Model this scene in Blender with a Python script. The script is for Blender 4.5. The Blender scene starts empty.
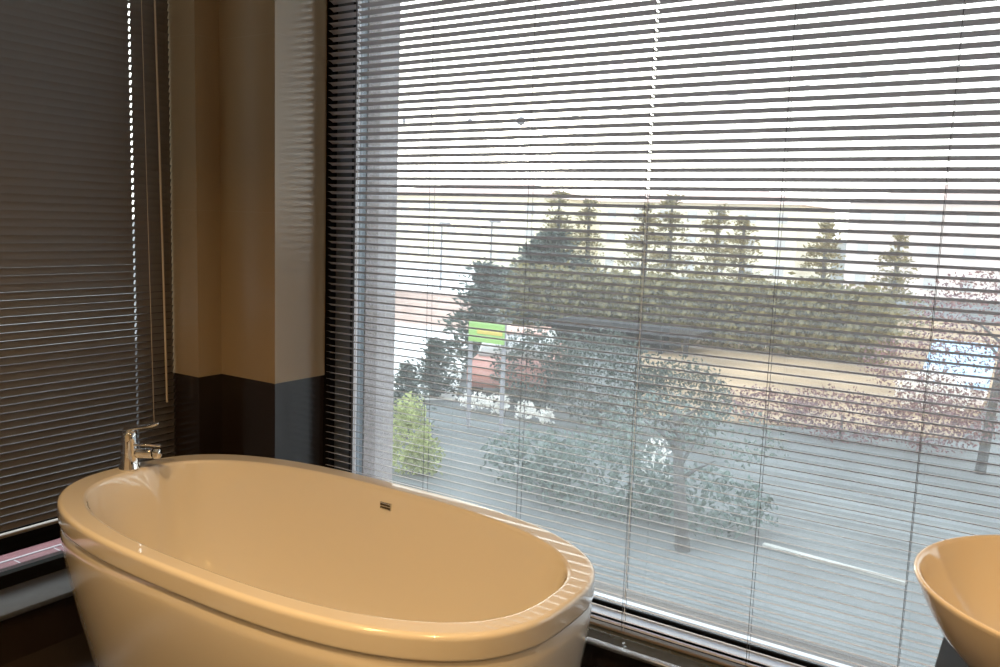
import bpy, bmesh, math, random
import numpy as np
from mathutils import Vector, Matrix
random.seed(7); RNG = np.random.RandomState(11)
S = bpy.context.scene; COL = S.collection
PI = math.pi

# ------------------------------------------------------------------ camera
EYE = 1.40
F = 856.62
def nrm(v): return v / np.linalg.norm(v)
_r1 = nrm(np.array([-825-500, 175-333.5, F])); _r2 = nrm(np.array([1065-500, 240-333.5, F]))
_Z = np.cross(-_r1, _r2); _Z = -_Z if _Z[1] > 0 else _Z
RW = np.array([-_r1, _r2, _Z])          # rows: world axes in camera space (x right, y down, z ahead)
def ray(px, py): return RW @ np.array([px-500, py-333.5, F])
def at(px, py, Y): d = ray(px, py); return Vector((d[0]/d[1]*Y, Y, EYE + d[2]/d[1]*Y))
def at_z(px, py, z): d = ray(px, py); k = (z-EYE)/d[2]; return Vector((d[0]*k, d[1]*k, z))
cd = bpy.data.cameras.new('camera'); cam = bpy.data.objects.new('camera', cd); COL.objects.link(cam)
cd.sensor_width = 36; cd.lens = 36*F/1000; cd.clip_start = .02; cd.clip_end = 900
M = Matrix.Identity(4)
for i in range(3):
    M[i][0] = RW[i][0]; M[i][1] = -RW[i][1]; M[i][2] = -RW[i][2]
M[2][3] = EYE
cam.matrix_world = M; S.camera = cam
S.view_settings.view_transform = 'Standard'; S.view_settings.look = 'None'
S.view_settings.gamma = 1; S.view_settings.exposure = 0; S.view_settings.use_curve_mapping = False

# ------------------------------------------------------------------ materials
def mat(name, col, rough=.5, metal=0., spec=.5, noise=None, bump=None, coat=0., trans=None):
    m = bpy.data.materials.new(name); m.use_nodes = True
    nt = m.node_tree; b = nt.nodes['Principled BSDF']
    b.inputs['Base Color'].default_value = (*col, 1); b.inputs['Roughness'].default_value = rough
    b.inputs['Metallic'].default_value = metal; b.inputs['Specular IOR Level'].default_value = spec
    b.inputs['Coat Weight'].default_value = coat; b.inputs['Coat Roughness'].default_value = .015; b.inputs['Coat IOR'].default_value = 1.6
    tc = nt.nodes.new('ShaderNodeTexCoord')
    if noise:
        sc, amt = noise
        n = nt.nodes.new('ShaderNodeTexNoise'); n.inputs['Scale'].default_value = sc; n.inputs['Detail'].default_value = 5
        r = nt.nodes.new('ShaderNodeMapRange'); r.inputs['From Min'].default_value = .3; r.inputs['From Max'].default_value = .7
        r.inputs['To Min'].default_value = 1-amt; r.inputs['To Max'].default_value = 1+amt
        x = nt.nodes.new('ShaderNodeVectorMath'); x.operation = 'SCALE'; x.inputs[0].default_value = col
        nt.links.new(tc.outputs['Object'], n.inputs['Vector']); nt.links.new(n.outputs['Fac'], r.inputs['Value'])
        nt.links.new(r.outputs['Result'], x.inputs['Scale']); nt.links.new(x.outputs[0], b.inputs['Base Color'])
    if bump:
        sc, st, ds = bump
        n = nt.nodes.new('ShaderNodeTexNoise'); n.inputs['Scale'].default_value = sc; n.inputs['Detail'].default_value = 4
        bp = nt.nodes.new('ShaderNodeBump'); bp.inputs['Strength'].default_value = st; bp.inputs['Distance'].default_value = ds
        nt.links.new(tc.outputs['Object'], n.inputs['Vector']); nt.links.new(n.outputs['Fac'], bp.inputs['Height'])
        nt.links.new(bp.outputs['Normal'], b.inputs['Normal'])
    return m

def math_node(nt, op, a, b=None, c=None):
    n = nt.nodes.new('ShaderNodeMath'); n.operation = op
    for i, v in enumerate((a, b, c)):
        if v is None: continue
        if isinstance(v, (int, float)): n.inputs[i].default_value = v
        else: nt.links.new(v, n.inputs[i])
    return n.outputs[0]

def tile_material():
    """cream glazed tile above the dado line, near-black brown glazed tile below, thin pale joints"""
    m = bpy.data.materials.new('two_tone_wall_tile'); m.use_nodes = True; nt = m.node_tree
    b = nt.nodes['Principled BSDF']; g = nt.nodes.new('ShaderNodeNewGeometry')
    sp = nt.nodes.new('ShaderNodeSeparateXYZ'); nt.links.new(g.outputs['Position'], sp.inputs[0])
    z = sp.outputs['Z']
    up = math_node(nt, 'GREATER_THAN', z, .80)
    n = nt.nodes.new('ShaderNodeTexNoise'); n.inputs['Scale'].default_value = 3; nt.links.new(g.outputs['Position'], n.inputs['Vector'])
    mix = nt.nodes.new('ShaderNodeMix'); mix.data_type = 'RGBA'
    mix.inputs['A'].default_value = (.020, .013, .010, 1); mix.inputs['B'].default_value = (.36, .28, .185, 1)
    nt.links.new(up, mix.inputs['Factor'])
    # joints: every .30 m in height, counted from the dado line, and the dado line itself
    zz = math_node(nt, 'ABSOLUTE', math_node(nt, 'SUBTRACT', math_node(nt, 'PINGPONG', math_node(nt, 'SUBTRACT', z, .80), .30), 0.0))
    line = math_node(nt, 'LESS_THAN', zz, .0011)
    mix2 = nt.nodes.new('ShaderNodeMix'); mix2.data_type = 'RGBA'
    nt.links.new(mix.outputs['Result'], mix2.inputs['A']); mix2.inputs['B'].default_value = (.42, .36, .26, 1)
    mg = nt.nodes.new('ShaderNodeMath'); mg.operation = 'MULTIPLY'; nt.links.new(line, mg.inputs[0]); mg.inputs[1].default_value = .35
    nt.links.new(mg.outputs[0], mix2.inputs['Factor']); nt.links.new(mix2.outputs['Result'], b.inputs['Base Color'])
    b.inputs['Roughness'].default_value = .2; b.inputs['Specular IOR Level'].default_value = .8
    bp = nt.nodes.new('ShaderNodeBump'); bp.inputs['Strength'].default_value = .08; bp.inputs['Distance'].default_value = .01
    nt.links.new(n.outputs['Fac'], bp.inputs['Height']); nt.links.new(bp.outputs['Normal'], b.inputs['Normal'])
    return m

def glass_material(veil=.032, r0=.10):
    m = bpy.data.materials.new('window_glass'); m.use_nodes = True; nt = m.node_tree; nt.nodes.clear()
    o = nt.nodes.new('ShaderNodeOutputMaterial'); t = nt.nodes.new('ShaderNodeBsdfTransparent'); t.inputs[0].default_value = (.95, .975, .97, 1)
    gl = nt.nodes.new('ShaderNodeBsdfGlossy'); gl.inputs['Roughness'].default_value = .0; gl.inputs['Color'].default_value = (.86, .95, 1, 1)
    lw = nt.nodes.new('ShaderNodeLayerWeight'); lw.inputs['Blend'].default_value = .5
    fr = math_node(nt, 'ADD', math_node(nt, 'MULTIPLY', math_node(nt, 'POWER', lw.outputs['Facing'], 5.0), .9), r0)
    mx = nt.nodes.new('ShaderNodeMixShader'); nt.links.new(fr, mx.inputs[0]); nt.links.new(t.outputs[0], mx.inputs[1]); nt.links.new(gl.outputs[0], mx.inputs[2])
    tl = nt.nodes.new('ShaderNodeBsdfTranslucent'); tl.inputs[0].default_value = (.9, .93, .95, 1)
    m2 = nt.nodes.new('ShaderNodeMixShader'); m2.inputs[0].default_value = veil
    nt.links.new(mx.outputs[0], m2.inputs[1]); nt.links.new(tl.outputs[0], m2.inputs[2]); nt.links.new(m2.outputs[0], o.inputs[0])
    return m

def leaf_material(name, col, var=.4, trans=.35):
    m = bpy.data.materials.new(name); m.use_nodes = True; nt = m.node_tree
    b = nt.nodes['Principled BSDF']; b.inputs['Roughness'].default_value = .45
    oi = nt.nodes.new('ShaderNodeTexCoord'); n = nt.nodes.new('ShaderNodeTexNoise'); n.inputs['Scale'].default_value = 5
    nt.links.new(oi.outputs['Object'], n.inputs['Vector'])
    r = nt.nodes.new('ShaderNodeMapRange'); r.inputs['From Min'].default_value = .35; r.inputs['From Max'].default_value = .65
    r.inputs['To Min'].default_value = 1-var; r.inputs['To Max'].default_value = 1+var
    x = nt.nodes.new('ShaderNodeVectorMath'); x.operation = 'SCALE'; x.inputs[0].default_value = col
    nt.links.new(n.outputs['Fac'], r.inputs['Value']); nt.links.new(r.outputs['Result'], x.inputs['Scale']); nt.links.new(x.outputs[0], b.inputs['Base Color'])
    tl = nt.nodes.new('ShaderNodeBsdfTranslucent'); nt.links.new(x.outputs[0], tl.inputs[0])
    ms = nt.nodes.new('ShaderNodeMixShader'); ms.inputs[0].default_value = trans
    nt.links.new(b.outputs[0], ms.inputs[1]); nt.links.new(tl.outputs[0], ms.inputs[2])
    nt.links.new(ms.outputs[0], nt.nodes['Material Output'].inputs[0])
    return m

CERAMIC = mat('white_acrylic', (.80, .77, .71), .16, spec=.5, coat=1)
BASIN = mat('white_glazed_ceramic', (.78, .72, .64), .07, spec=.5, coat=.6)
CHROME = mat('chrome', (.78, .78, .78), .07, 1)
DARKHOLE = mat('dark_void', (.05, .04, .03), .6)
TILE = tile_material()
FLOOR = mat('dark_floor_tile', (.022, .017, .014), .22, noise=(6, .2))
CEIL = mat('ceiling_paint', (.70, .66, .58), .8)
WALLP = mat('cream_wall_paint', (.62, .54, .42), .6)
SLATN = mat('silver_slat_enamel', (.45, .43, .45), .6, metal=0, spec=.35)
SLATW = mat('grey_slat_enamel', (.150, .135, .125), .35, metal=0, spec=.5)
CORD = mat('white_blind_cord', (.75, .73, .70), .7)
CORDD = mat('grey_ladder_string', (.09, .09, .10), .7)
FRAME = mat('anthracite_window_frame', (.11, .13, .155), .4)
FRAMEL = mat('sky_lit_aluminium_frame', (.62, .63, .68), .35)  # lavender tone carries the sky light on the frame's upper faces
MATT_BLACK = mat('black_rubber_and_shade', (.004, .004, .005), .8, spec=.1)  # also the black of the painted shade strips at the windows
SILLM = mat('grey_polished_stone_sill', (.09, .11, .125), .09, spec=.8, coat=1, noise=(40, .12))
GLASS = glass_material()
STUCCO = mat('rough_grey_stucco', (.27, .235, .235), .95, noise=(60, .25), bump=(120, .9, .01))
STUCCOL = mat('pale_render_strip', (.40, .365, .375), .9, noise=(60, .15), bump=(120, .6, .01))
WAND = mat('clear_tilt_wand', (.60, .50, .38), .15, spec=.8)
NAVY = mat('dark_lacquered_board', (.014, .016, .028), .5, spec=.25)

# ------------------------------------------------------------------ helpers
def obj(name, me_or_bm, m, parent=None, smooth=False):
    if isinstance(me_or_bm, bmesh.types.BMesh):
        me = bpy.data.meshes.new(name); me_or_bm.normal_update(); me_or_bm.to_mesh(me); me_or_bm.free()
    else: me = me_or_bm
    me.name = name
    o = bpy.data.objects.new(name, me); COL.objects.link(o)
    for x in (m if isinstance(m, (list, tuple)) else [m]): me.materials.append(x)
    if smooth:
        for p in me.polygons: p.use_smooth = True
    if parent: o.parent = parent; o.matrix_parent_inverse = parent.matrix_world.inverted() if False else Matrix.Translation(-parent.location)
    return o
def empty(name, loc, label, cat, group=None):
    o = bpy.data.objects.new(name, None); o.location = loc; COL.objects.link(o); o.empty_display_size = .05
    return tag(o, label, cat, group)
def tag(o, label=None, cat=None, group=None, kind=None):
    if label: o['label'] = label
    if cat: o['category'] = cat
    if group: o['group'] = group
    if kind: o['kind'] = kind
    return o
def struct(name, bm, m, label, smooth=False):
    return tag(obj(name, bm, m, None, smooth), label, 'room structure', kind='structure')
def box(bm, x0, x1, y0, y1, z0, z1, bev=0, mi=0):
    r = bmesh.ops.create_cube(bm, size=1); vs = r['verts']
    for v in vs: v.co = Vector(((x0+x1)/2 + v.co.x*(x1-x0), (y0+y1)/2 + v.co.y*(y1-y0), (z0+z1)/2 + v.co.z*(z1-z0)))
    fs = {f for v in vs for f in v.link_faces}
    for f in fs: f.material_index = mi
    if bev:
        es = list({e for v in vs for e in v.link_edges})
        bmesh.ops.bevel(bm, geom=es, offset=bev, segments=2, affect='EDGES', profile=.6)
    return bm
def bx(*a, **k): return box(bmesh.new(), *a, **k)
def tube(bm, pts, rad, n=10, cap=True):
    pts = [Vector(p) for p in pts]; rs = rad if isinstance(rad, (list, tuple)) else [rad]*len(pts)
    rings = []
    for i, p in enumerate(pts):
        d = (pts[min(i+1, len(pts)-1)] - pts[max(i-1, 0)]).normalized()
        a = d.orthogonal().normalized() if i == 0 else (prev - d*prev.dot(d)).normalized()
        prev = a; b = d.cross(a)
        rings.append([bm.verts.new(p + (a*math.cos(2*PI*k/n) + b*math.sin(2*PI*k/n))*rs[i]) for k in range(n)])
    for r0, r1 in zip(rings, rings[1:]):
        for k in range(n): bm.faces.new((r0[k], r0[(k+1) % n], r1[(k+1) % n], r1[k]))
    if cap: bm.faces.new(rings[0][::-1]); bm.faces.new(rings[-1])
    return bm
def lathe(bm, prof, c, n=48, close=True):
    rings = [[bm.verts.new((c[0]+r*math.cos(2*PI*k/n), c[1]+r*math.sin(2*PI*k/n), c[2]+z)) for k in range(n)] for r, z in prof]
    for r0, r1 in zip(rings, rings[1:]):
        for k in range(n): bm.faces.new((r0[k], r0[(k+1) % n], r1[(k+1) % n], r1[k]))
    if close: bm.faces.new(rings[0][::-1]); bm.faces.new(rings[-1])
    return bm

# ------------------------------------------------------------------ room
XW, YN = -2.574, 2.07            # inner faces of the west and north walls
XE, YS, HC = 2.2, -1.7, 2.62
WY1 = 1.968                      # north edge of the west opening
NX0, NX1 = -2.288, .95           # the north opening
struct('floor', bx(XW-.35, XE+.1, YS-.1, YN+.5, -.12, 0), FLOOR, 'dark glazed tile floor of the bathroom')
struct('ceiling', bx(XW-.45, XE+.1, YS-.1, YN+.48, HC, HC+.12), CEIL, 'plain pale ceiling of the bathroom')
bm = bmesh.new()                 # corner pier between the two windows + head and far pieces of each wall
box(bm, XW-.19, NX0, YN, YN+.30, 0, HC)
struct('wall_corner', bm, TILE, 'north side of the corner pier, cream tile above a dark tile dado')
bm = bmesh.new(); box(bm, NX0, NX1, YN, YN+.27, HC-.10, HC); box(bm, NX1, XE+.1, YN, YN+.35, 0, HC)
box(bm, NX0, NX1, 2.235, 2.42, 0, .148)
struct('wall_north', bm, TILE, 'tiled wall around the big window')
bm = bmesh.new(); box(bm, XW-.165, XW, WY1, YN, 0, HC); box(bm, XW-.19, XW, YS-.1, WY1, HC-.10, HC); box(bm, XW-.19, XW, YS-.1, -1.0, 0, HC)
box(bm, XW-.19, XW-.012, -1.0, WY1, 0, .148)
struct('wall_west', bm, TILE, 'tiled wall around the shaded side window')
struct('wall_east', bx(XE, XE+.1, YS-.1, YN+.35, 0, HC), WALLP, 'cream wall opposite the side window')
struct('wall_south', bx(XW-.19, XE, YS-.1, YS, 0, HC), WALLP, 'cream wall opposite the big window')
# sills
def sill_bm(x0, x1, y0, y1):
    return box(bmesh.new(), x0, x1, y0, y1, .148, .165, bev=.004)
struct('trim_1', sill_bm(NX0+.001, NX1-.001, 2.212, 2.325), SILLM, 'grey polished sill under the big window', True)

# north window: frame, gaskets with painted shade strips, glass
ep = struct('trim_7', bx(NX0+.001, NX1-.001, 2.190, 2.212, .155, .1665, bev=.002), mat('sill_sky_reflection', (.85, .89, .95), .22, .9), 'bright strip standing for the sky reflection along the front of the big window sill', True)  # added strip stands in for the sky mirrored in the sill edge
w1 = empty('window_1', (-.7, 2.36, .165), 'large anthracite framed window behind the open blind', 'window'); w1['kind'] = 'structure'
bm = bmesh.new()
box(bm, -2.265, -2.187, 2.345, 2.42, .19, 2.52, bev=.003)
box(bm, .86, .949, 2.345, 2.42, .19, 2.52, bev=.003)
box(bm, -2.187, .86, 2.345, 2.42, 2.45, 2.52)
obj('frame', bm, FRAME, w1)
bm = bmesh.new(); box(bm, -2.2865, -2.2655, 2.313, 2.42, .192, 2.52); box(bm, -2.187, -2.1845, 2.3435, 2.36, .19, 2.45)  # first black strip paints the shadowed gap beside the jamb
box(bm, -2.183, .86, 2.371, 2.3775, .191, .2085); box(bm, -2.165, .949, 2.327, 2.345, .1655, .1895)  # last black strip paints the shade on the frame's front face
obj('gasket_and_shade', bm, MATT_BLACK, w1)
bm = bmesh.new(); box(bm, -2.187, -2.183, 2.36, 2.379, .19, 2.45)
box(bm, -2.286, .949, 2.327, 2.388, .17, .191, bev=.0015); box(bm, -2.18, .86, 2.396, 2.42, .165, .2115, bev=.002)
obj('bottom_rail', bm, FRAMEL, w1)
obj('glass', bx(-2.184, .87, 2.378, 2.3785, .19, 2.46), GLASS, w1)

# west window
DIMWALL = mat('added_dark_wall', (.018, .02, .024), .9, noise=(2, .3))
SILLW = mat('grey_stone_sill', (.055, .062, .075), .45, spec=.4, noise=(40, .12))
struct('trim_2', sill_bm(XW-.185, XW+.004, -.999, WY1-.001), SILLW, 'grey polished sill under the shaded side window', True)
tag(obj('dimming_wall', bx(-5.3, -5.1, -9, 4.3, -2.6, .50), DIMWALL), 'added dark wall dimming the slat gaps, beyond the side window and the pink coping', 'wall', kind='structure')  # unseen wall added to keep the lower slat gaps dark
w2 = empty('window_2', (-2.80, .5, .165), 'black framed side window behind the closed dark blind', 'window'); w2['kind'] = 'structure'
bm = bmesh.new()
box(bm, -2.80, -2.765, -1.0, 2.05, .12, .205, bev=.002); box(bm, -2.84, -2.785, -1.0, 2.05, .266, .345, bev=.002)
box(bm, -2.84, -2.765, -1.0, 2.05, 2.45, 2.60); box(bm, -2.84, -2.765, 1.905, 2.06, .222, 2.45); box(bm, -2.765, -2.728, 1.9655, 2.07, .166, 2.5)  # last black strip added to block light behind the blind's end
box(bm, -2.84, -2.765, -1.1, -1.0, .12, 2.6)
obj('frame', bm, MATT_BLACK, w2)
bm = bx(-2.7855, -2.777, -1.0, 1.29, .318, .328, bev=.001); obj('glint_line', bm, FRAMEL, w2)  # pale bar stands in for a glint on the dark rail
obj('glass', bx(-2.7985, -2.798, -1.0, 1.95, .20, 2.45), GLASS, w2)

# ------------------------------------------------------------------ venetian blinds
def slat_mesh(bm, a0, a1, zc, tilt, chord, sag, holes, place, cuts=0):
    """one slat: a crowned strip from a0 to a1 with oblong cord holes; place(a, d, z) -> world point, d>0 outward"""
    us = [-.5, -.28, 0, .28, .5]
    st = [a0, a1]
    for h in holes: st += [h-.0034, h+.0034]
    st = sorted(st + [a0 + (a1-a0)*k/(cuts+1) for k in range(1, cuts+1)])
    ct, sn = math.cos(tilt), math.sin(tilt)
    rows = []
    for a in st:
        row = []
        for u in us:
            l = u*chord; c = sag*(1-(2*u)**2) - sag*.5
            d = l*ct + c*sn; z = -l*sn + c*ct            # d outward; inner edge (u<0) sits higher
            row.append(bm.verts.new(place(a, d, zc+z)))
        rows.append(row)
    for i in range(len(st)-1):
        mid = (st[i]+st[i+1])/2; hole = any(abs(mid-h) < .003 for h in holes)
        for k in range(4):
            if hole and k in (1, 2): continue
            bm.faces.new((rows[i][k], rows[i+1][k], rows[i+1][k+1], rows[i][k+1]))

# big north blind
BY = 2.297
nb = empty('venetian_blind', (-.8, BY, .167), 'wide silver venetian blind, slats open, over the big bright window', 'blind')
plN = lambda a, d, z: (a, BY+d, z)
NLAD = [-2.118, -1.782, -1.397, -1.008, -.627, -.247, .13, .5, .85]
bm = bmesh.new(); z = .2055; k = 0
rr = random.Random(3)
while z < 2.44:
    slat_mesh(bm, -2.252, .93, z, math.radians(20 + rr.uniform(-.7, .7)), .0265, .0022, [NLAD[0], NLAD[3], NLAD[6]], plN, 3); z += .0255
obj('slats', bm, SLATN, nb, True)
obj('headrail', bx(-2.252, .93, BY-.013, BY+.013, 2.455, 2.48, bev=.002), SLATN, nb)
obj('bottom_rail', bx(-2.252, .93, BY-.0125, BY+.0125, .1675, .175, bev=.002), mat('brown_rail_enamel', (.16, .13, .11), .4), nb, True)
bm = bmesh.new(); slat_mesh(bm, -2.252, .93, .190, math.radians(6), .025, .0019, [], plN)
obj('lowest_slat', bm, SLATN, nb, True)
for x in NLAD:
    bm = bmesh.new()
    for dy in (-.0135, .0135): tube(bm, [(x, BY+dy, .17), (x, BY+dy, 2.46)], .0008, 5)
    obj('ladder_string', bm, CORDD, nb)
for x in (NLAD[0], NLAD[3], NLAD[6]):
    obj('lift_cord', tube(bmesh.new(), [(x+.001, BY, .17), (x+.001, BY, 2.46)], .0011, 6), CORD, nb)
obj('pull_cord', tube(bmesh.new(), [(NLAD[0]+.004, BY-.02, .19), (NLAD[0]+.006, BY-.02, 2.46)], .0011, 6), CORDD, nb)

# side blind, nearly closed
BXW = -2.712
wb = empty('venetian_blind', (BXW, .5, .36), 'dark closed venetian blind on the shaded side window behind the tap', 'blind')
plW = lambda a, d, z: (BXW-d, a, z)
WLAD = [1.812, 1.18, .57, -.04, -.6]
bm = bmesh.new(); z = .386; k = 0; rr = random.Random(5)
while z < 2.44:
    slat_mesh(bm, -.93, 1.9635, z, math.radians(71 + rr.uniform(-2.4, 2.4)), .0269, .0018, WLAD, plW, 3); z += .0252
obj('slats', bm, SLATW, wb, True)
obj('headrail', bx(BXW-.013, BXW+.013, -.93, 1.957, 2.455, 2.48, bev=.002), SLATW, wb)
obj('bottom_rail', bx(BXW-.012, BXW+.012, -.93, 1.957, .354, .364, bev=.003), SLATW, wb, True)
for y in WLAD:
    bm = bmesh.new()
    for dx in (-.008, .008): tube(bm, [(BXW+dx, y, .36), (BXW+dx, y, 2.46)], .0006, 5)
    obj('ladder_string', bm, SLATW, wb)
obj('lift_cord', tube(bmesh.new(), [(BXW+.022, 1.863, .62), (BXW+.020, 1.853, 1.5), (BXW+.016, 1.845, 2.46)], .0011, 6), WAND, wb)
obj('tilt_wand', tube(bmesh.new(), [(BXW+.026, 1.915, .70), (BXW+.024, 1.905, 1.5), (BXW+.018, 1.893, 2.45)], [.0036, .0034, .0030], 6), WAND, wb, False)

# ------------------------------------------------------------------ bathtub
def superring(bm, cx, cy, a, b, z, n=2.5, seg=144):
    out = []
    for k in range(seg):
        t = 2*PI*k/seg; c, s = math.cos(t), math.sin(t)
        out.append(bm.verts.new((cx + a*math.copysign(abs(c)**(2/n), c), cy + b*math.copysign(abs(s)**(2/n), s), z)))
    return out
def loft(bm, rings, cap0=True, cap1=True):
    for r0, r1 in zip(rings, rings[1:]):
        n = len(r0)
        for k in range(n): bm.faces.new((r0[k], r0[(k+1) % n], r1[(k+1) % n], r1[k]))
    if cap0: bm.faces.new(rings[0][::-1])
    if cap1: bm.faces.new(rings[-1])
TC = (-1.600, 1.549); TI = (-1.589, 1.543)
tub = empty('bathtub', (TC[0], TC[1], 0), 'freestanding white oval bathtub with a thick rim, glowing cream in warm light', 'bathtub')
bm = bmesh.new(); R = []
OA, OB, NN = .796, .405, 2.75
prof = [(.112, .001), (.100, .006), (.070, .12), (.041, .26), (.019, .38), (.0095, .45), (.0055, .49), (.0045, .505), (.0045, .512), (.0052, .519), (.0070, .534), (.0082, .5425), (.0084, .5438), (.0080, .5444),
        (.0025, .5450), (.0012, .5458), (.0006, .5475), (.0003, .552), (.0000, .585), (.0000, .5885), (.0006, .592), (.0020, .5952), (.0045, .5978), (.0075, .5993), (.0100, .600), (.0115, .600)]
for d_, z in prof:
    a, b = OA-d_, OB-d_*1.1
    R.append(superring(bm, TC[0], TC[1], a, b, z, NN))
for a, b, z in [(.7385, .3545, .600), (.737, .353, .600), (.733, .349, .5988), (.730, .346, .596), (.7282, .3442, .592), (.727, .343, .585), (.718, .337, .55), (.705, .329, .48), (.682, .318, .40), (.650, .303, .32), (.610, .286, .25), (.56, .265, .205), (.50, .235, .18), (.36, .165, .168), (.18, .08, .163), (.04, .03, .161)]:
    R.append(superring(bm, TI[0], TI[1], a+.002, b+.0015, z, 2.6-.3*min(1, (.6-z)/.3)))
loft(bm, R); bmesh.ops.recalc_face_normals(bm, faces=bm.faces)
obj('tub_shell', bm, CERAMIC, tub, True)
# overflow grille on the far inner wall
ov = bmesh.new(); cx, cy, cz = -1.604, 1.8795, .549
box(ov, cx-.021, cx+.021, cy-.003, cy+.010, cz-.011, cz+.011, bev=.0015)
og = obj('overflow_grille', ov, CHROME, tub, True)
for dz in (-.0045, .0045):
    g = obj('slot', bx(cx-.018, cx+.018, cy-.0042, cy-.0025, cz+dz-.0026, cz+dz+.0026), DARKHOLE, og)
    g.matrix_parent_inverse = Matrix.Identity(4)
og.location = (0, 0, 0)
obj('drain', lathe(bmesh.new(), [(.028, 0), (.030, .003), (.02, .005), (.004, .005)], (TI[0], TI[1], .161), 32), CHROME, tub, True)

# ------------------------------------------------------------------ bath mixer tap on the rim
FX, FY, FZ = -2.350, 1.538, .600
tap = empty('bath_tap', (FX, FY, FZ), 'chrome single lever mixer tap standing on the far end of the bathtub rim', 'tap')
def loft_ellipses(specs, seg=28):
    bm = bmesh.new(); rs = []
    for c, u, v, a, b in specs:
        c, u, v = Vector(c), Vector(u).normalized(), Vector(v).normalized()
        rs.append([bm.verts.new(c + u*a*math.cos(2*PI*k/seg) + v*b*math.sin(2*PI*k/seg)) for k in range(seg)])
    loft(bm, rs); bmesh.ops.recalc_face_normals(bm, faces=bm.faces); return bm
sd = Vector((.80, .50, 0)).normalized(); sv = Vector((0, 0, 1)); su = sd.cross(sv)
X, Y_ = (1, 0, 0), (0, 1, 0)
obj('body', loft_ellipses([((FX, FY, FZ-.001), sd, su, .031, .031), ((FX, FY, FZ+.004), sd, su, .031, .031), ((FX, FY, FZ+.012), sd, su, .028, .028), ((FX+.001, FY, FZ+.05), sd, su, .0255, .0255),
    ((FX+.002, FY, FZ+.09), sd, su, .0235, .0235), ((FX+.003, FY, FZ+.108), sd, su, .0225, .0225), ((FX+.004, FY, FZ+.119), sd, su, .018, .018), ((FX+.004, FY, FZ+.124), sd, su, .010, .010)]), CHROME, tap, True)
p0 = Vector((FX, FY, FZ+.052))
def pt(s, z): return p0 + sd*s + Vector((0, 0, z))
obj('spout', loft_ellipses([(pt(.008, 0), su, sv, .016, .017), (pt(.03, -.001), su, sv, .016, .016), (pt(.058, -.001), su, sv, .0155, .0155), (pt(.070, 0), su, sv, .0165, .0165), (pt(.074, 0), su, sv, .015, .015)]), CHROME, tap, True)
obj('spout_ring', loft_ellipses([(pt(.0745, 0), su, sv, .0135, .0135), (pt(.079, 0), su, sv, .0135, .0135)]), MATT_BLACK, tap, True)
obj('spout_tip', loft_ellipses([(pt(.079, 0), su, sv, .0165, .0165), (pt(.083, 0), su, sv, .0175, .0175), (pt(.094, 0), su, sv, .017, .017), (pt(.098, 0), su, sv, .013, .013)]), CHROME, tap, True)
def lv(s, z): return Vector((FX, FY, FZ+.122)) + sd*s + Vector((0, 0, z))
obj('lever', loft_ellipses([(lv(-.022, -.004), su, sv, .006, .003), (lv(-.012, .001), su, sv, .016, .006), (lv(.012, .005), su, sv, .016, .006), (lv(.04, .010), su, sv, .010, .004), (lv(.058, .013), su, sv, .011, .005), (lv(.074, .018), su, sv, .014, .007), (lv(.088, .023), su, sv, .012, .006), (lv(.094, .025), su, sv, .005, .003)]), CHROME, tap, True)
obj('knob', tube(bmesh.new(), [pt(.012, .028)+su*.012, pt(.10, .026)+su*.005], [.004, .004], 10), CHROME, tap, True)

# ------------------------------------------------------------------ basin on its washstand
BC = (.107, 1.437); CT = .740
bs = empty('wash_basin', (BC[0], BC[1], CT), 'round white vessel basin standing on the dark washstand near the window', 'basin')
outer = [(.085, .0005), (.100, .001), (.118, .006), (.145, .018), (.172, .036), (.197, .060), (.217, .086), (.233, .113), (.244, .136), (.2505, .152), (.253, .158), (.2525, .161), (.2495, .1625), (.246, .161)]
inner = [(.243, .156), (.236, .140), (.222, .113), (.200, .083), (.170, .056), (.130, .036), (.085, .024), (.045, .019), (.022, .018)]
obj('bowl', lathe(bmesh.new(), outer+inner, (BC[0], BC[1], CT), 96), BASIN, bs, True)
obj('drain', lathe(bmesh.new(), [(.022, 0), (.024, .002), (.018, .004), (.004, .004)], (BC[0], BC[1], CT+.018), 24), CHROME, bs, True)
ws = empty('washstand', (.45, 1.32, 0), 'dark lacquered washstand carrying the round basin', 'washstand')
obj('countertop', bx(-.103, 1.10, .98, 1.66, CT-.03, CT, bev=.002), NAVY, ws)
obj('cabinet', bx(.12, 1.05, 1.02, 1.60, .15, CT-.03), NAVY, ws)
obj('plinth', bx(.16, 1.01, 1.08, 1.58, .0, .15), NAVY, ws)
for k in range(2):
    d = obj('door', bx(.125+k*.465, .58+k*.465, 1.002, 1.02, .16, CT-.04, bev=.002), NAVY, ws)
    obj('handle', tube(bmesh.new(), [(.55+k*.07, .99, .45), (.55+k*.07, .99, .60)], .005, 8), CHROME, d).matrix_parent_inverse = Matrix.Identity(4)

# ------------------------------------------------------------------ ceiling downlights (warm)
for i, (x, y, e) in enumerate([(-1.55, .35, 1.0), (-.55, .30, 1.0), (.45, .55, .3), (-1.5, -.8, .8), (.2, -.9, .8), (1.4, .4, .8)]):
    t = empty('ceiling_downlight', (x, y, HC), 'round warm recessed downlight in the bathroom ceiling', 'ceiling light', 'warm downlights in the bathroom ceiling')
    obj('trim_ring', lathe(bmesh.new(), [(.055, 0), (.055, -.006), (.042, -.008), (.042, -.001)], (x, y, HC), 32), CHROME, t, True)
    ld = bpy.data.lights.new('downlight', 'AREA'); ld.shape = 'DISK'; ld.size = .09; ld.energy = 17*e; ld.color = (1, .60, .245); ld.spread = math.radians(125)
    lo = bpy.data.objects.new('downlight_lamp', ld); lo.location = (x, y, HC-.012); COL.objects.link(lo)

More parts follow.
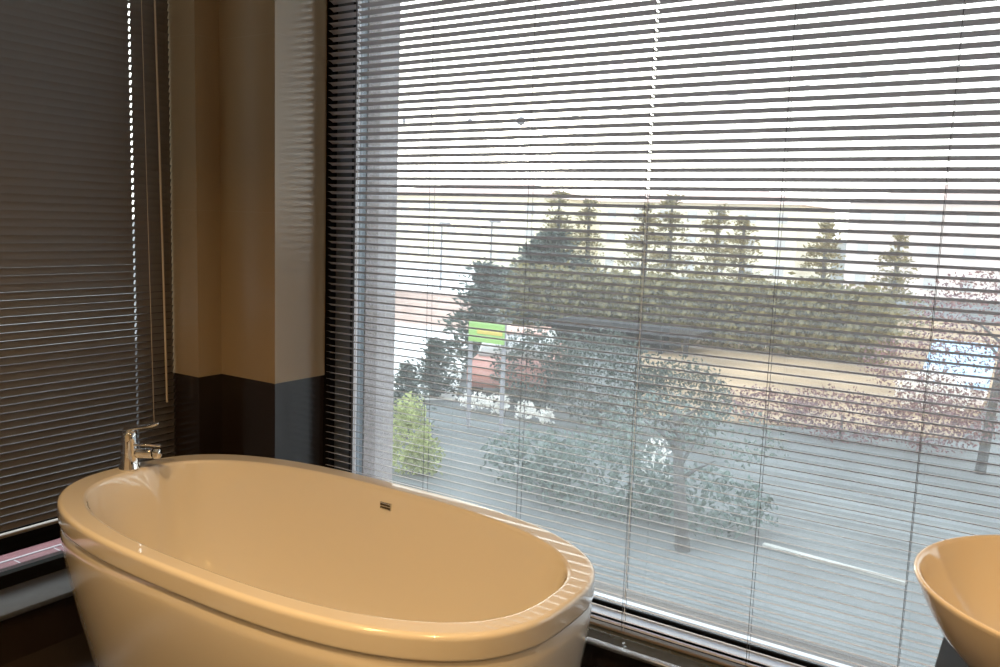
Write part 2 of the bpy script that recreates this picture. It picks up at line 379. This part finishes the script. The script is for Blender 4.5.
# ------------------------------------------------------------------ sky and sun
SUN = Vector(tuple(nrm(ray(535, 150))))
w = bpy.data.worlds.new('sky'); S.world = w; w.use_nodes = True; nt = w.node_tree; nt.nodes.clear()
out = nt.nodes.new('ShaderNodeOutputWorld'); bg = nt.nodes.new('ShaderNodeBackground'); tc = nt.nodes.new('ShaderNodeTexCoord')
nv = nt.nodes.new('ShaderNodeVectorMath'); nv.operation = 'NORMALIZE'; nt.links.new(tc.outputs['Generated'], nv.inputs[0])
dt = nt.nodes.new('ShaderNodeVectorMath'); dt.operation = 'DOT_PRODUCT'; dt.inputs[1].default_value = SUN; nt.links.new(nv.outputs[0], dt.inputs[0])
cl = math_node(nt, 'MAXIMUM', dt.outputs['Value'], 0.0)
g1 = math_node(nt, 'MULTIPLY', math_node(nt, 'POWER', cl, 1800.0), 30.0)
g2 = math_node(nt, 'MULTIPLY', math_node(nt, 'POWER', cl, 90.0), 2.0)
g3 = math_node(nt, 'MULTIPLY', math_node(nt, 'POWER', cl, 3.0), .35)
glow = math_node(nt, 'ADD', math_node(nt, 'ADD', g1, g2), g3)
sp = nt.nodes.new('ShaderNodeSeparateXYZ'); nt.links.new(nv.outputs[0], sp.inputs[0])
ramp = nt.nodes.new('ShaderNodeValToRGB'); nt.links.new(math_node(nt, 'MAXIMUM', sp.outputs['Z'], 0.0), ramp.inputs[0])
ramp.color_ramp.elements[0].color = (1.35, 1.32, 1.25, 1); ramp.color_ramp.elements[1].color = (.88, 1.02, 1.18, 1); ramp.color_ramp.elements[1].position = .8
gc = nt.nodes.new('ShaderNodeVectorMath'); gc.operation = 'SCALE'; gc.inputs[0].default_value = (1, .9, .72); nt.links.new(glow, gc.inputs['Scale'])
ad = nt.nodes.new('ShaderNodeVectorMath'); ad.operation = 'ADD'; nt.links.new(ramp.outputs[0], ad.inputs[0]); nt.links.new(gc.outputs[0], ad.inputs[1])
nt.links.new(ad.outputs[0], bg.inputs['Color']); bg.inputs['Strength'].default_value = 2.7; nt.links.new(bg.outputs[0], out.inputs[0])
sl = bpy.data.lights.new('sun', 'SUN'); sl.energy = .5; sl.angle = math.radians(1.5); sl.color = (1, .86, .62)
so = bpy.data.objects.new('sun', sl); so.rotation_euler = SUN.to_track_quat('Z', 'Y').to_euler(); COL.objects.link(so)

# ------------------------------------------------------------------ outside: wall edge, ledges
GZ = -2.6
struct('trim_3', bx(-3.2, -2.1825, 2.421, 2.486, GZ, 3.2), STUCCO, 'rough grey stucco outer wall edge beside the big window')
struct('trim_4', bx(-3.2, -2.182, 2.486, 2.593, GZ, 3.2), STUCCOL, 'paler rendered edge strip of the outer wall')
LEDGE = mat('brown_stone_ledge', (.028, .022, .021), .6, noise=(30, .3))
struct('trim_5', bx(-2.181, 2.2, 2.425, 2.735, .05, .10), LEDGE, 'brown stone ledge outside the big window')
struct('trim_6', bx(XW-.4, 2.6, 2.43, 2.70, GZ, .05), STUCCO, 'outer wall below the big window')
PINK = mat('pink_glazed_coping', (.26, .10, .115), .7, spec=.1, noise=(25, .15)); PINKL = mat('white_coping_joint', (.45, .38, .42), .4)
bm = bmesh.new(); box(bm, -3.02, -2.87, -1.2, 2.2, .06, .186, bev=.002)
cop = tag(obj('coping_tiles', bm, PINK), 'pink glazed coping outside the side window, below the dark blind', 'coping', kind='structure')
bm = bmesh.new(); box(bm, -2.925, -2.915, -1.2, 2.2, .1855, .188, mi=0)
for y in (1.33, 1.20, 1.07, .94, 1.46, 1.6): box(bm, -2.91, -2.871, y, y+.004, .1855, .1868)
obj('joint', bm, PINKL, cop)

# ground
ASPH = mat('blue_grey_asphalt', (.125, .135, .135), .8, noise=(.8, .25))
struct('ground', bx(-260, 260, 2.8, 420, GZ-.3, GZ), ASPH, 'asphalt ground outside')
DRY = mat('dry_grass', (.36, .25, .155), .95, noise=(.5, .3), bump=(8, .5, .1))
PALE = mat('pale_concrete_paving', (.80, .78, .76), .8, noise=(.5, .1))
def patch(name, pts, z, m, label, cat, h=.04):
    bm = bmesh.new(); lo = [bm.verts.new((p.x, p.y, GZ-.02)) for p in pts]; hi = [bm.verts.new((p.x, p.y, z)) for p in pts]
    n = len(pts); bm.faces.new(hi); bm.faces.new(lo[::-1])
    for k in range(n): bm.faces.new((lo[k], lo[(k+1) % n], hi[(k+1) % n], hi[k]))
    bmesh.ops.recalc_face_normals(bm, faces=bm.faces)
    return tag(obj(name, bm, m), label, cat, kind='structure')
g = lambda px, py: at_z(px, py, GZ)
patch('dry_lawn', [g(640, 415), g(960, 440), g(1040, 330), g(900, 318), g(640, 312)], GZ+.03, DRY, 'tan dry grass lawn beyond the road', 'lawn')
patch('pale_yard', [g(380, 400), g(455, 400), g(475, 330), g(480, 262), g(380, 256)], GZ+.05, PALE, 'pale paved yard behind the small conifers', 'yard')
KERB = mat('white_kerb_stone', (.42, .41, .38), .7, noise=(3, .2))
a, b = g(762, 547), g(905, 586); d = (b-a).normalized(); n_ = Vector((-d.y, d.x, 0))*.08
bm = bmesh.new(); vs = [bm.verts.new(p) for p in (a, b, b+n_, a+n_)]; f = bm.faces.new(vs)
r = bmesh.ops.extrude_face_region(bm, geom=[f]); bmesh.ops.translate(bm, verts=[v for v in r['geom'] if isinstance(v, bmesh.types.BMVert)], vec=(0, 0, .04)); bmesh.ops.recalc_face_normals(bm, faces=bm.faces)
tag(obj('kerb', bm, KERB), 'white stone kerb strip on the asphalt below the window', 'kerb')

# ------------------------------------------------------------------ foliage
def quads_mesh(name, C, D, U, L, Wd):
    """leaf quads: centre C, direction D, side U, half length L, half width Wd (arrays)"""
    L = np.asarray(L)[:, None]; Wd = np.asarray(Wd)[:, None]
    v = np.stack([C-D*L, C+U*Wd, C+D*L, C-U*Wd], 1).reshape(-1, 3)
    n = len(C); me = bpy.data.meshes.new(name)
    me.vertices.add(4*n); me.vertices.foreach_set('co', v.ravel())
    me.loops.add(4*n); me.loops.foreach_set('vertex_index', np.arange(4*n))
    me.polygons.add(n); me.polygons.foreach_set('loop_start', np.arange(n)*4); me.polygons.foreach_set('loop_total', np.full(n, 4))
    me.update(); me.validate(); return me
def rdirs(n):
    v = RNG.normal(size=(n, 3)); return v/np.linalg.norm(v, axis=1)[:, None]
def blob_leaves(blobs, n, size):
    """leaves spread through a set of ellipsoids (cx,cy,cz,rx,ry,rz), local coordinates"""
    vol = np.array([b[3]*b[4]*b[5] for b in blobs])**.7; pick = RNG.choice(len(blobs), n, p=vol/vol.sum())
    B = np.array(blobs)[pick]; r = RNG.uniform(.25, 1, n)**.5
    C = B[:, :3] + rdirs(n)*B[:, 3:]*r[:, None]; C += RNG.normal(size=(n, 3))*size*.6
    D = rdirs(n); U = np.cross(D, rdirs(n)); U /= np.linalg.norm(U, axis=1)[:, None]
    s = size*RNG.uniform(.6, 1.4, n); return quads_mesh('leaves', C, D, U, s, s*.55)
def conifer_leaves(h, r, n, size, low=.12, power=.8, tiers=15):
    C = []; D = []
    per = max(6, n//(tiers*7))
    for t in range(tiers):
        f = (t+RNG.uniform(-.3, .3))/tiers; z0 = h*(low+(1-low)*f); rad = r*(1-f)**power*RNG.uniform(.75, 1.15)+.03*r
        for k in range(7):
            az = RNG.uniform(0, 2*PI); rr_ = rad*RNG.uniform(.6, 1.1); s = RNG.uniform(0.1, 1, per)
            x = np.cos(az)*s*rr_; y = np.sin(az)*s*rr_; z = z0 + s*rr_*.25 - (s**2)*rr_*.35
            j = size*1.2
            C.append(np.stack([x, y, z], 1)+RNG.normal(size=(per, 3))*j*np.array([1, 1, .6]))
            D.append(np.tile([math.cos(az), math.sin(az), .3], (per, 1))+RNG.normal(size=(per, 3))*.5)
    C = np.concatenate(C); D = np.concatenate(D); D /= np.linalg.norm(D, axis=1)[:, None]
    U = np.cross(D, rdirs(len(C))); U /= np.linalg.norm(U, axis=1)[:, None]
    s = size*RNG.uniform(.6, 1.4, len(C)); return quads_mesh('leaves', C, D, U, s, s*.4)
BARK = mat('grey_bark', (.10, .10, .10), .9, noise=(6, .3))
LM = {'conifer': leaf_material('conifer_needles', (.075, .10, .085)), 'pine': leaf_material('olive_pine_needles', (.26, .22, .11)),
      'hedge': leaf_material('olive_hedge_leaves', (.22, .19, .08)), 'lime': leaf_material('yellow_green_leaves', (.42, .46, .20), trans=.5),
      'purple': leaf_material('purple_leaves', (.22, .11, .12)), 'grey': leaf_material('grey_green_leaves', (.13, .18, .165)),
      'white': leaf_material('white_blossom_and_glint', (.95, .92, .88), .1)}  # white serves real blossom and painted leaf glints
def plant(name, loc, leaves, m, label, cat, trunk=None, group=None):
    e = empty(name, loc, label, cat, group)
    o = obj('foliage', leaves, LM[m]); o.parent = e
    if trunk:
        h, r0, lean = trunk; bm = bmesh.new()
        tube(bm, [(0, 0, -.05), (lean*.4, 0, h*.4), (lean*.7, .02, h*.7), (lean, 0, h)], [r0, r0*.8, r0*.6, r0*.25], 10)
        for k in range(6 if lean else 0):
            az = k*1.1+.3; z = h*(.5+.08*k); bb = Vector((lean*z/h, 0, z))
            tube(bm, [bb, bb+Vector((math.cos(az)*h*.12, math.sin(az)*h*.12, h*.10)), bb+Vector((math.cos(az)*h*.24, math.sin(az)*h*.24, h*.17))], [r0*.35, r0*.22, r0*.08], 6)
        t = obj('trunk', bm, BARK, None, True); t.parent = e
    return e
def tree_at(name, top, Y, m, n, size, label, cat='tree', rad=1.6, kind='conifer', group=None):
    p = at(top[0], top[1], Y); h = p.z-GZ
    lv_ = conifer_leaves(h, rad, n, size)
    return plant(name, (p.x, p.y, GZ), lv_, m, label, cat, (h*.96, .09+.01*h, 0), group)
# pines whose tops stand above the hedge
pines = [(560, 188, 31, 'first pine from the left end of the hedge, its thin top under the sun glare'), (590, 196, 33, 'slender pine just right of the glaring sun, standing beyond the hedge'), (648, 198, 30, 'olive pine beyond the hedge, behind the strung slats of the middle lift cord'),
         (673, 190, 32, 'taller olive pine right of the middle lift cord'), (720, 200, 33, 'pointed pine near the middle of the hedge'), (745, 214, 31, 'lower pine beside the pointed one mid hedge'),
         (828, 220, 32, 'broad pine toward the right part of the hedge'), (900, 232, 33, 'rightmost pine at the end of the hedge')]
for x, y, Y, lb in pines:
    tree_at('pine_tree', (x, y), Y, 'pine', 2600, .085, lb, rad=1.9, group='pines beyond the hedge')
# hedge
h0, h1 = at(520, 262, 28), at(880, 268, 28)
bl = []
for k in range(26):
    f = k/25; bl.append((h0.x+(h1.x-h0.x)*f-h0.x, RNG.uniform(-.3, .3), 1.1, .8, .8, 1.7+RNG.uniform(-.25, .25)))
hz = (h0.z-GZ)
bl = [(b[0], b[1], hz*.48, .75, .8, hz*.5*RNG.uniform(.9, 1.12)) for b in bl]
plant('hedge', (h0.x, 28, GZ), blob_leaves(bl, 16000, .13), 'hedge', 'long olive hedge running behind the dry lawn', 'hedge', (1.6, .12, 0))
# near broad-leaf and conifer trees
tree_at('conifer_tree', (486, 258), 18, 'conifer', 3200, .09, 'dark conifer left of the sun glare, above the red car', rad=1.7)
tree_at('conifer_tree', (552, 228), 29.6, 'conifer', 9000, .11, 'broad dark conifer behind the timber shed', rad=3.6)
tree_at('conifer_tree', (436, 338), 15, 'conifer', 2200, .06, 'small conifer in front of the pale yard, the farther of two', rad=.75)
tree_at('conifer_tree', (408, 362), 12, 'conifer', 2000, .05, 'small conifer at the stucco wall edge, the nearer of two', rad=.65)
p = g(414, 474)
plant('lime_shrub', (p.x, p.y, GZ), blob_leaves([(-.1, 0, .5, .34, .4, .6), (-.1, 0, 1.0, .22, .3, .3), (.12, .1, .3, .3, .3, .35)], 2600, .035), 'lime', 'yellow green shrub close to the stucco wall edge', 'shrub', (.5, .03, 0))
p = g(683, 550)
plant('street_tree', (p.x, p.y, GZ), blob_leaves([(-.5, 0, 1.55, .8, .7, .4), (-1.1, .2, 1.2, .6, .6, .35), (.5, .3, 1.5, .7, .6, .35)], 1300, .032), 'grey', 'leaning grey trunk street tree close below the window', 'tree', (1.75, .10, -.22))
p = g(620, 560)
plant('low_shrub', (p.x-1.1, p.y+1.5, GZ), blob_leaves([(0, 0, .5, 1.3, .8, .6), (1.5, .2, .4, 1.0, .7, .45), (-1.2, .3, .4, .9, .6, .5)], 3600, .05), 'grey', 'low grey green shrub on the asphalt left of the leaning trunk', 'shrub', (.5, .03, 0))
p = g(650, 520)
plant('glint_bush', (p.x, p.y+.6, GZ), blob_leaves([(-.2, 0, .45, .25, .3, .3), (-.25, .1, .8, .2, .2, .2)], 700, .022), 'white', 'white leaved bush standing for a sunlit foliage patch right behind the leaning trunk', 'bush', (.4, .02, 0))  # white leaves carry the sunlight on a patch of foliage
p = g(505, 418)
plant('blossom_hedge', (p.x, p.y, GZ), blob_leaves([(-.8, 0, .25, .4, .2, .18), (-.2, 0, .28, .3, .2, .2), (.5, 0, .25, .25, .2, .18), (.95, 0, .2, .2, .2, .15)], 900, .04), 'white', 'row of white blossom in front of the red car', 'bush', (.3, .02, 0))
p = g(960, 470)
plant('purple_tree', (p.x+.3, p.y, GZ), blob_leaves([(0, 0, 2.6, 1.4, 1.2, .9), (-1.3, .3, 1.7, .9, .8, .5), (.9, 0, 3.4, .9, .9, .6), (1.1, .2, 1.6, 1.0, .9, .6), (-.2, 0, 1.1, 1.3, .8, .5)], 9000, .032), 'purple', 'purple leaved tree at the right, above the round basin', 'tree', (3.0, .09, .2))
p = g(840, 440)
plant('purple_shrub', (p.x, p.y, GZ), blob_leaves([(0, 0, .5, 1.2, .8, .55), (1.5, .2, .6, 1.0, .8, .6), (-1.5, .3, .4, 1.0, .6, .4)], 5200, .035), 'purple', 'low purple brown shrub at the edge of the dry lawn', 'shrub', (.5, .04, 0))
p = g(930, 412)
plant('glint_bush', (p.x, p.y, GZ), blob_leaves([(0, 0, .5, .8, .5, .5)], 900, .07), 'white', 'white leaved bush standing for bright leaf glints beside the purple tree', 'bush', (.4, .03, 0))  # white leaves put in for the glints by the purple tree
p = g(600, 425)
plant('leafy_shrub', (p.x, p.y, GZ), blob_leaves([(0, 0, .95, 1.4, .8, 1.0), (-1.7, .3, .9, 1.1, .8, .95), (1.7, 0, .8, 1.0, .7, .8)], 12000, .038), 'conifer', 'wide dark green shrub in front of the shed', 'shrub', (.6, .04, 0))

# ------------------------------------------------------------------ buildings and vehicles outside
CREAMB = mat('cream_render', (.95, .88, .70), .9, noise=(.4, .05)); PINKB = mat('rose_render', (.92, .80, .76), .9, noise=(.4, .05))
ROOF = mat('faded_red_roof_tile', (.70, .50, .44), .8, noise=(1, .15)); PANE = mat('window_pane_grey', (.62, .62, .62), .3)
def house(name, p0, p1, Y, D, base, label, wallm, floors=2, cols=5, roofh=1.4):
    """box house whose street side spans pixel p0..p1 (top corners) at distance Y"""
    a = at(p0[0], p0[1], Y); b = at(p1[0], p1[1], Y); zt = (a.z+b.z)/2
    e = empty(name, ((a.x+b.x)/2, Y, GZ), label, 'building')
    obj('wall', bx(a.x, b.x, Y, Y+D, GZ, zt), wallm, e)
    bm = bmesh.new(); o_ = .4
    v = [bm.verts.new(c) for c in ((a.x-o_, Y-o_, zt), (b.x+o_, Y-o_, zt), (b.x+o_, Y+D+o_, zt), (a.x-o_, Y+D+o_, zt), (a.x+D*.4, Y+D/2, zt+roofh), (b.x-D*.4, Y+D/2, zt+roofh))]
    for f in ((0, 1, 5, 4), (1, 2, 5), (2, 3, 4, 5), (3, 0, 4), (3, 2, 1, 0)): bm.faces.new([v[i] for i in f])
    obj('roof', bm, ROOF, e)
    W = b.x-a.x; H = zt-GZ
    for r_ in range(floors):
        for c in range(cols):
            x = a.x+W*(c+.5)/cols; z = GZ+H*(r_+.45)/floors
            fr = obj('window_frame', bx(x-W/cols*.2, x+W/cols*.2, Y-.06, Y+.02, z-H/floors*.2, z+H/floors*.28), wallm, e)
            o = obj('pane', bx(x-W/cols*.17, x+W/cols*.17, Y-.08, Y-.061, z-H/floors*.17, z+H/floors*.25), PANE, None)
            o.parent = fr; o.matrix_parent_inverse = Matrix.Translation(-e.location)@Matrix.Identity(4)
            o.matrix_parent_inverse = Matrix.Identity(4)
    return e
house('apartment_house', (372, 196), (545, 196), 62, 12, 0, 'cream apartment house far off under the sun, beyond the pale yard', CREAMB, 3, 7)
house('apartment_house', (600, 206), (800, 200), 66, 12, 0, 'cream apartment house showing between the pine tops', CREAMB, 3, 7)
house('apartment_house', (850, 205), (1120, 200), 60, 12, 0, 'pale rose apartment house behind the purple tree', PINKB, 3, 7)
a, b = at(372, 286, 25), at(474, 291, 25)
e = empty('garden_wall', ((a.x+b.x)/2, 25, GZ), 'low rose garden wall with a tiled coping across the pale yard', 'garden wall')
obj('wall', bx(a.x, b.x, 25, 25.25, GZ, a.z-.1), mat('rose_wall_render', (.62, .47, .42), .9, noise=(1, .1)), e)
obj('coping', bx(a.x-.05, b.x+.05, 24.92, 25.33, a.z-.1, a.z, bev=.02), mat('pale_coping', (.8, .7, .66), .8), e)

def car(name, loc, rz, body, label):
    e = empty(name, loc, label, 'car'); e.rotation_euler.z = rz
    def add(nm, bm, m): o = obj(nm, bm, m, None, True); o.parent = e; return o
    prof = [(-2.1, .35), (-2.12, .75), (-1.9, .92), (-1.0, .98), (1.2, .98), (1.9, .88), (2.12, .65), (2.1, .35)]
    def slab(prof, w0, w1):
        bm = bmesh.new(); L = [bm.verts.new((x, -w(z), z)) for x, z in prof]; Rr = [bm.verts.new((x, w(z), z)) for x, z in prof] ; n = len(prof)
        bm.faces.new(L); bm.faces.new(Rr[::-1])
        for k in range(n): bm.faces.new((L[k], Rr[k], Rr[(k+1) % n], L[(k+1) % n]))
        bmesh.ops.recalc_face_normals(bm, faces=bm.faces); bmesh.ops.bevel(bm, geom=list(bm.edges), offset=.05, segments=2, affect='EDGES'); return bm
    w = lambda z: .86
    add('body', slab(prof, .86, .86), body)
    w = lambda z: .80-.22*(z-.95)
    add('cabin', slab([(-1.5, .95), (-1.0, 1.42), (.5, 1.44), (1.15, .96)], .8, .65), PANE)
    add('roof', bx(-.98, .48, -.62, .62, 1.42, 1.47, bev=.02), body)
    for sx in (-1.3, 1.3):
        for sy in (-.80, .80):
            bm = bmesh.new(); tube(bm, [(sx, sy-.09, .32), (sx, sy+.09, .32)], .32, 20); add('wheel', bm, MATT_BLACK)
    return e
p = g(497, 399); car('parked_car', (p.x-.3, p.y+1.5, GZ), 1.95, mat('faded_red_car_paint', (.50, .22, .18), .3), 'faded red car parked beside the pale yard')
# dark shed
DK = mat('dark_stained_timber', (.012, .010, .011), .9, noise=(4, .3))
a, b = at(545, 325, 25), at(688, 340, 25)
e = empty('timber_shed', ((a.x+b.x)/2, 25, GZ), 'dark timber shed with an open post front between conifer and dry lawn', 'shed')
zt = b.z
obj('wall', bx(a.x, b.x-.9, 25.4, 26.8, GZ, zt), DK, e); obj('roof', bx(a.x-.1, b.x+.05, 25, 27, zt, zt+.12, bev=.02), DK, e)
for x in (b.x-.08, b.x-.9, a.x+.1): obj('post', bx(x-.06, x+.06, 25, 25.14, GZ, zt), DK, e)
# blue roofed hut
BLUE = mat('pale_blue_sheet_roof', (.42, .68, .95), .5)
a, b = g(925, 396), g(995, 400); a = at(922, 352, 23); b = at(992, 356, 23)
e = empty('blue_roof_hut', ((a.x+b.x)/2, 23, GZ), 'small hut with a pale blue sheet roof behind the purple tree', 'hut')
obj('wall', bx(a.x+.1, b.x-.1, 23.1, 25, GZ, a.z-.5), PINKB, e)
bm = bmesh.new(); v = [bm.verts.new(c) for c in ((a.x, 22.9, a.z-.75), (b.x, 22.9, a.z-.75), (b.x, 25.2, a.z+.05), (a.x, 25.2, a.z+.05))]; f = bm.faces.new(v)
r = bmesh.ops.extrude_face_region(bm, geom=[f]); bmesh.ops.translate(bm, verts=[q for q in r['geom'] if isinstance(q, bmesh.types.BMVert)], vec=(0, 0, .06)); bmesh.ops.recalc_face_normals(bm, faces=bm.faces)
obj('roof', bm, BLUE, e)
POLE = mat('grey_lamp_post', (.30, .30, .33), .5)
# green hoarding beside the yard
HY = 13.2
a = at(469, 320, HY); b = at(503, 345, HY)
e = empty('hoarding', (a.x, HY, GZ), 'bright green hoarding board with a yellow band beside the pale yard', 'board')
GR = mat('bright_green_board', (.30, .52, .16), .6); YL = mat('yellow_band', (.62, .50, .12), .6)
obj('board', bx(a.x, b.x, HY, HY+.05, b.z, a.z), GR, e); obj('band', bx(a.x+.2, b.x-.02, HY-.012, HY, b.z+.16, b.z+.26), YL, e)
obj('post', bx(a.x-.03, a.x+.03, HY+.05, HY+.11, GZ, a.z), POLE, e); obj('post', bx(b.x-.06, b.x, HY+.05, HY+.11, GZ, a.z), POLE, e)
# street lamps
for x, y, lb in ((442, 224, 'thin grey street lamp before the cream apartment house, nearer the stucco edge'), (492, 222, 'thin grey street lamp before the cream apartment house, nearer the sun')):
    p = at(x, y, 38); e = empty('street_lamp', (p.x, 38, GZ), lb, 'street lamp')
    obj('pole', tube(bmesh.new(), [(p.x, 38, GZ), (p.x, 38, p.z)], [.07, .05], 8), POLE, e)
    obj('lamp_head', bx(p.x-.12, p.x+.5, 37.9, 38.1, p.z-.03, p.z+.1, bev=.02), POLE, e)
# overhead cable with insulators
a, b = at(330, 121, 15), at(528, 122, 15)
e = tag(obj('overhead_cable', tube(bmesh.new(), [a, (a+b)/2-Vector((0, 0, .06)), b, b+(b-a)*4+Vector((0, 0, 2.5))], .008, 6), POLE), 'thin overhead cable crossing the bright sky', 'cable')
for x, r0 in ((404, .05), (470, .06), (521, .10)):
    p = at(x, 121, 15); bm = bmesh.new(); lathe(bm, [(.01, -r0), (r0*.8, -r0*.6), (r0, 0), (r0*.7, r0*.7), (.01, r0)], p, 12); obj('insulator', bm, POLE, e, True).matrix_parent_inverse = Matrix.Identity(4)
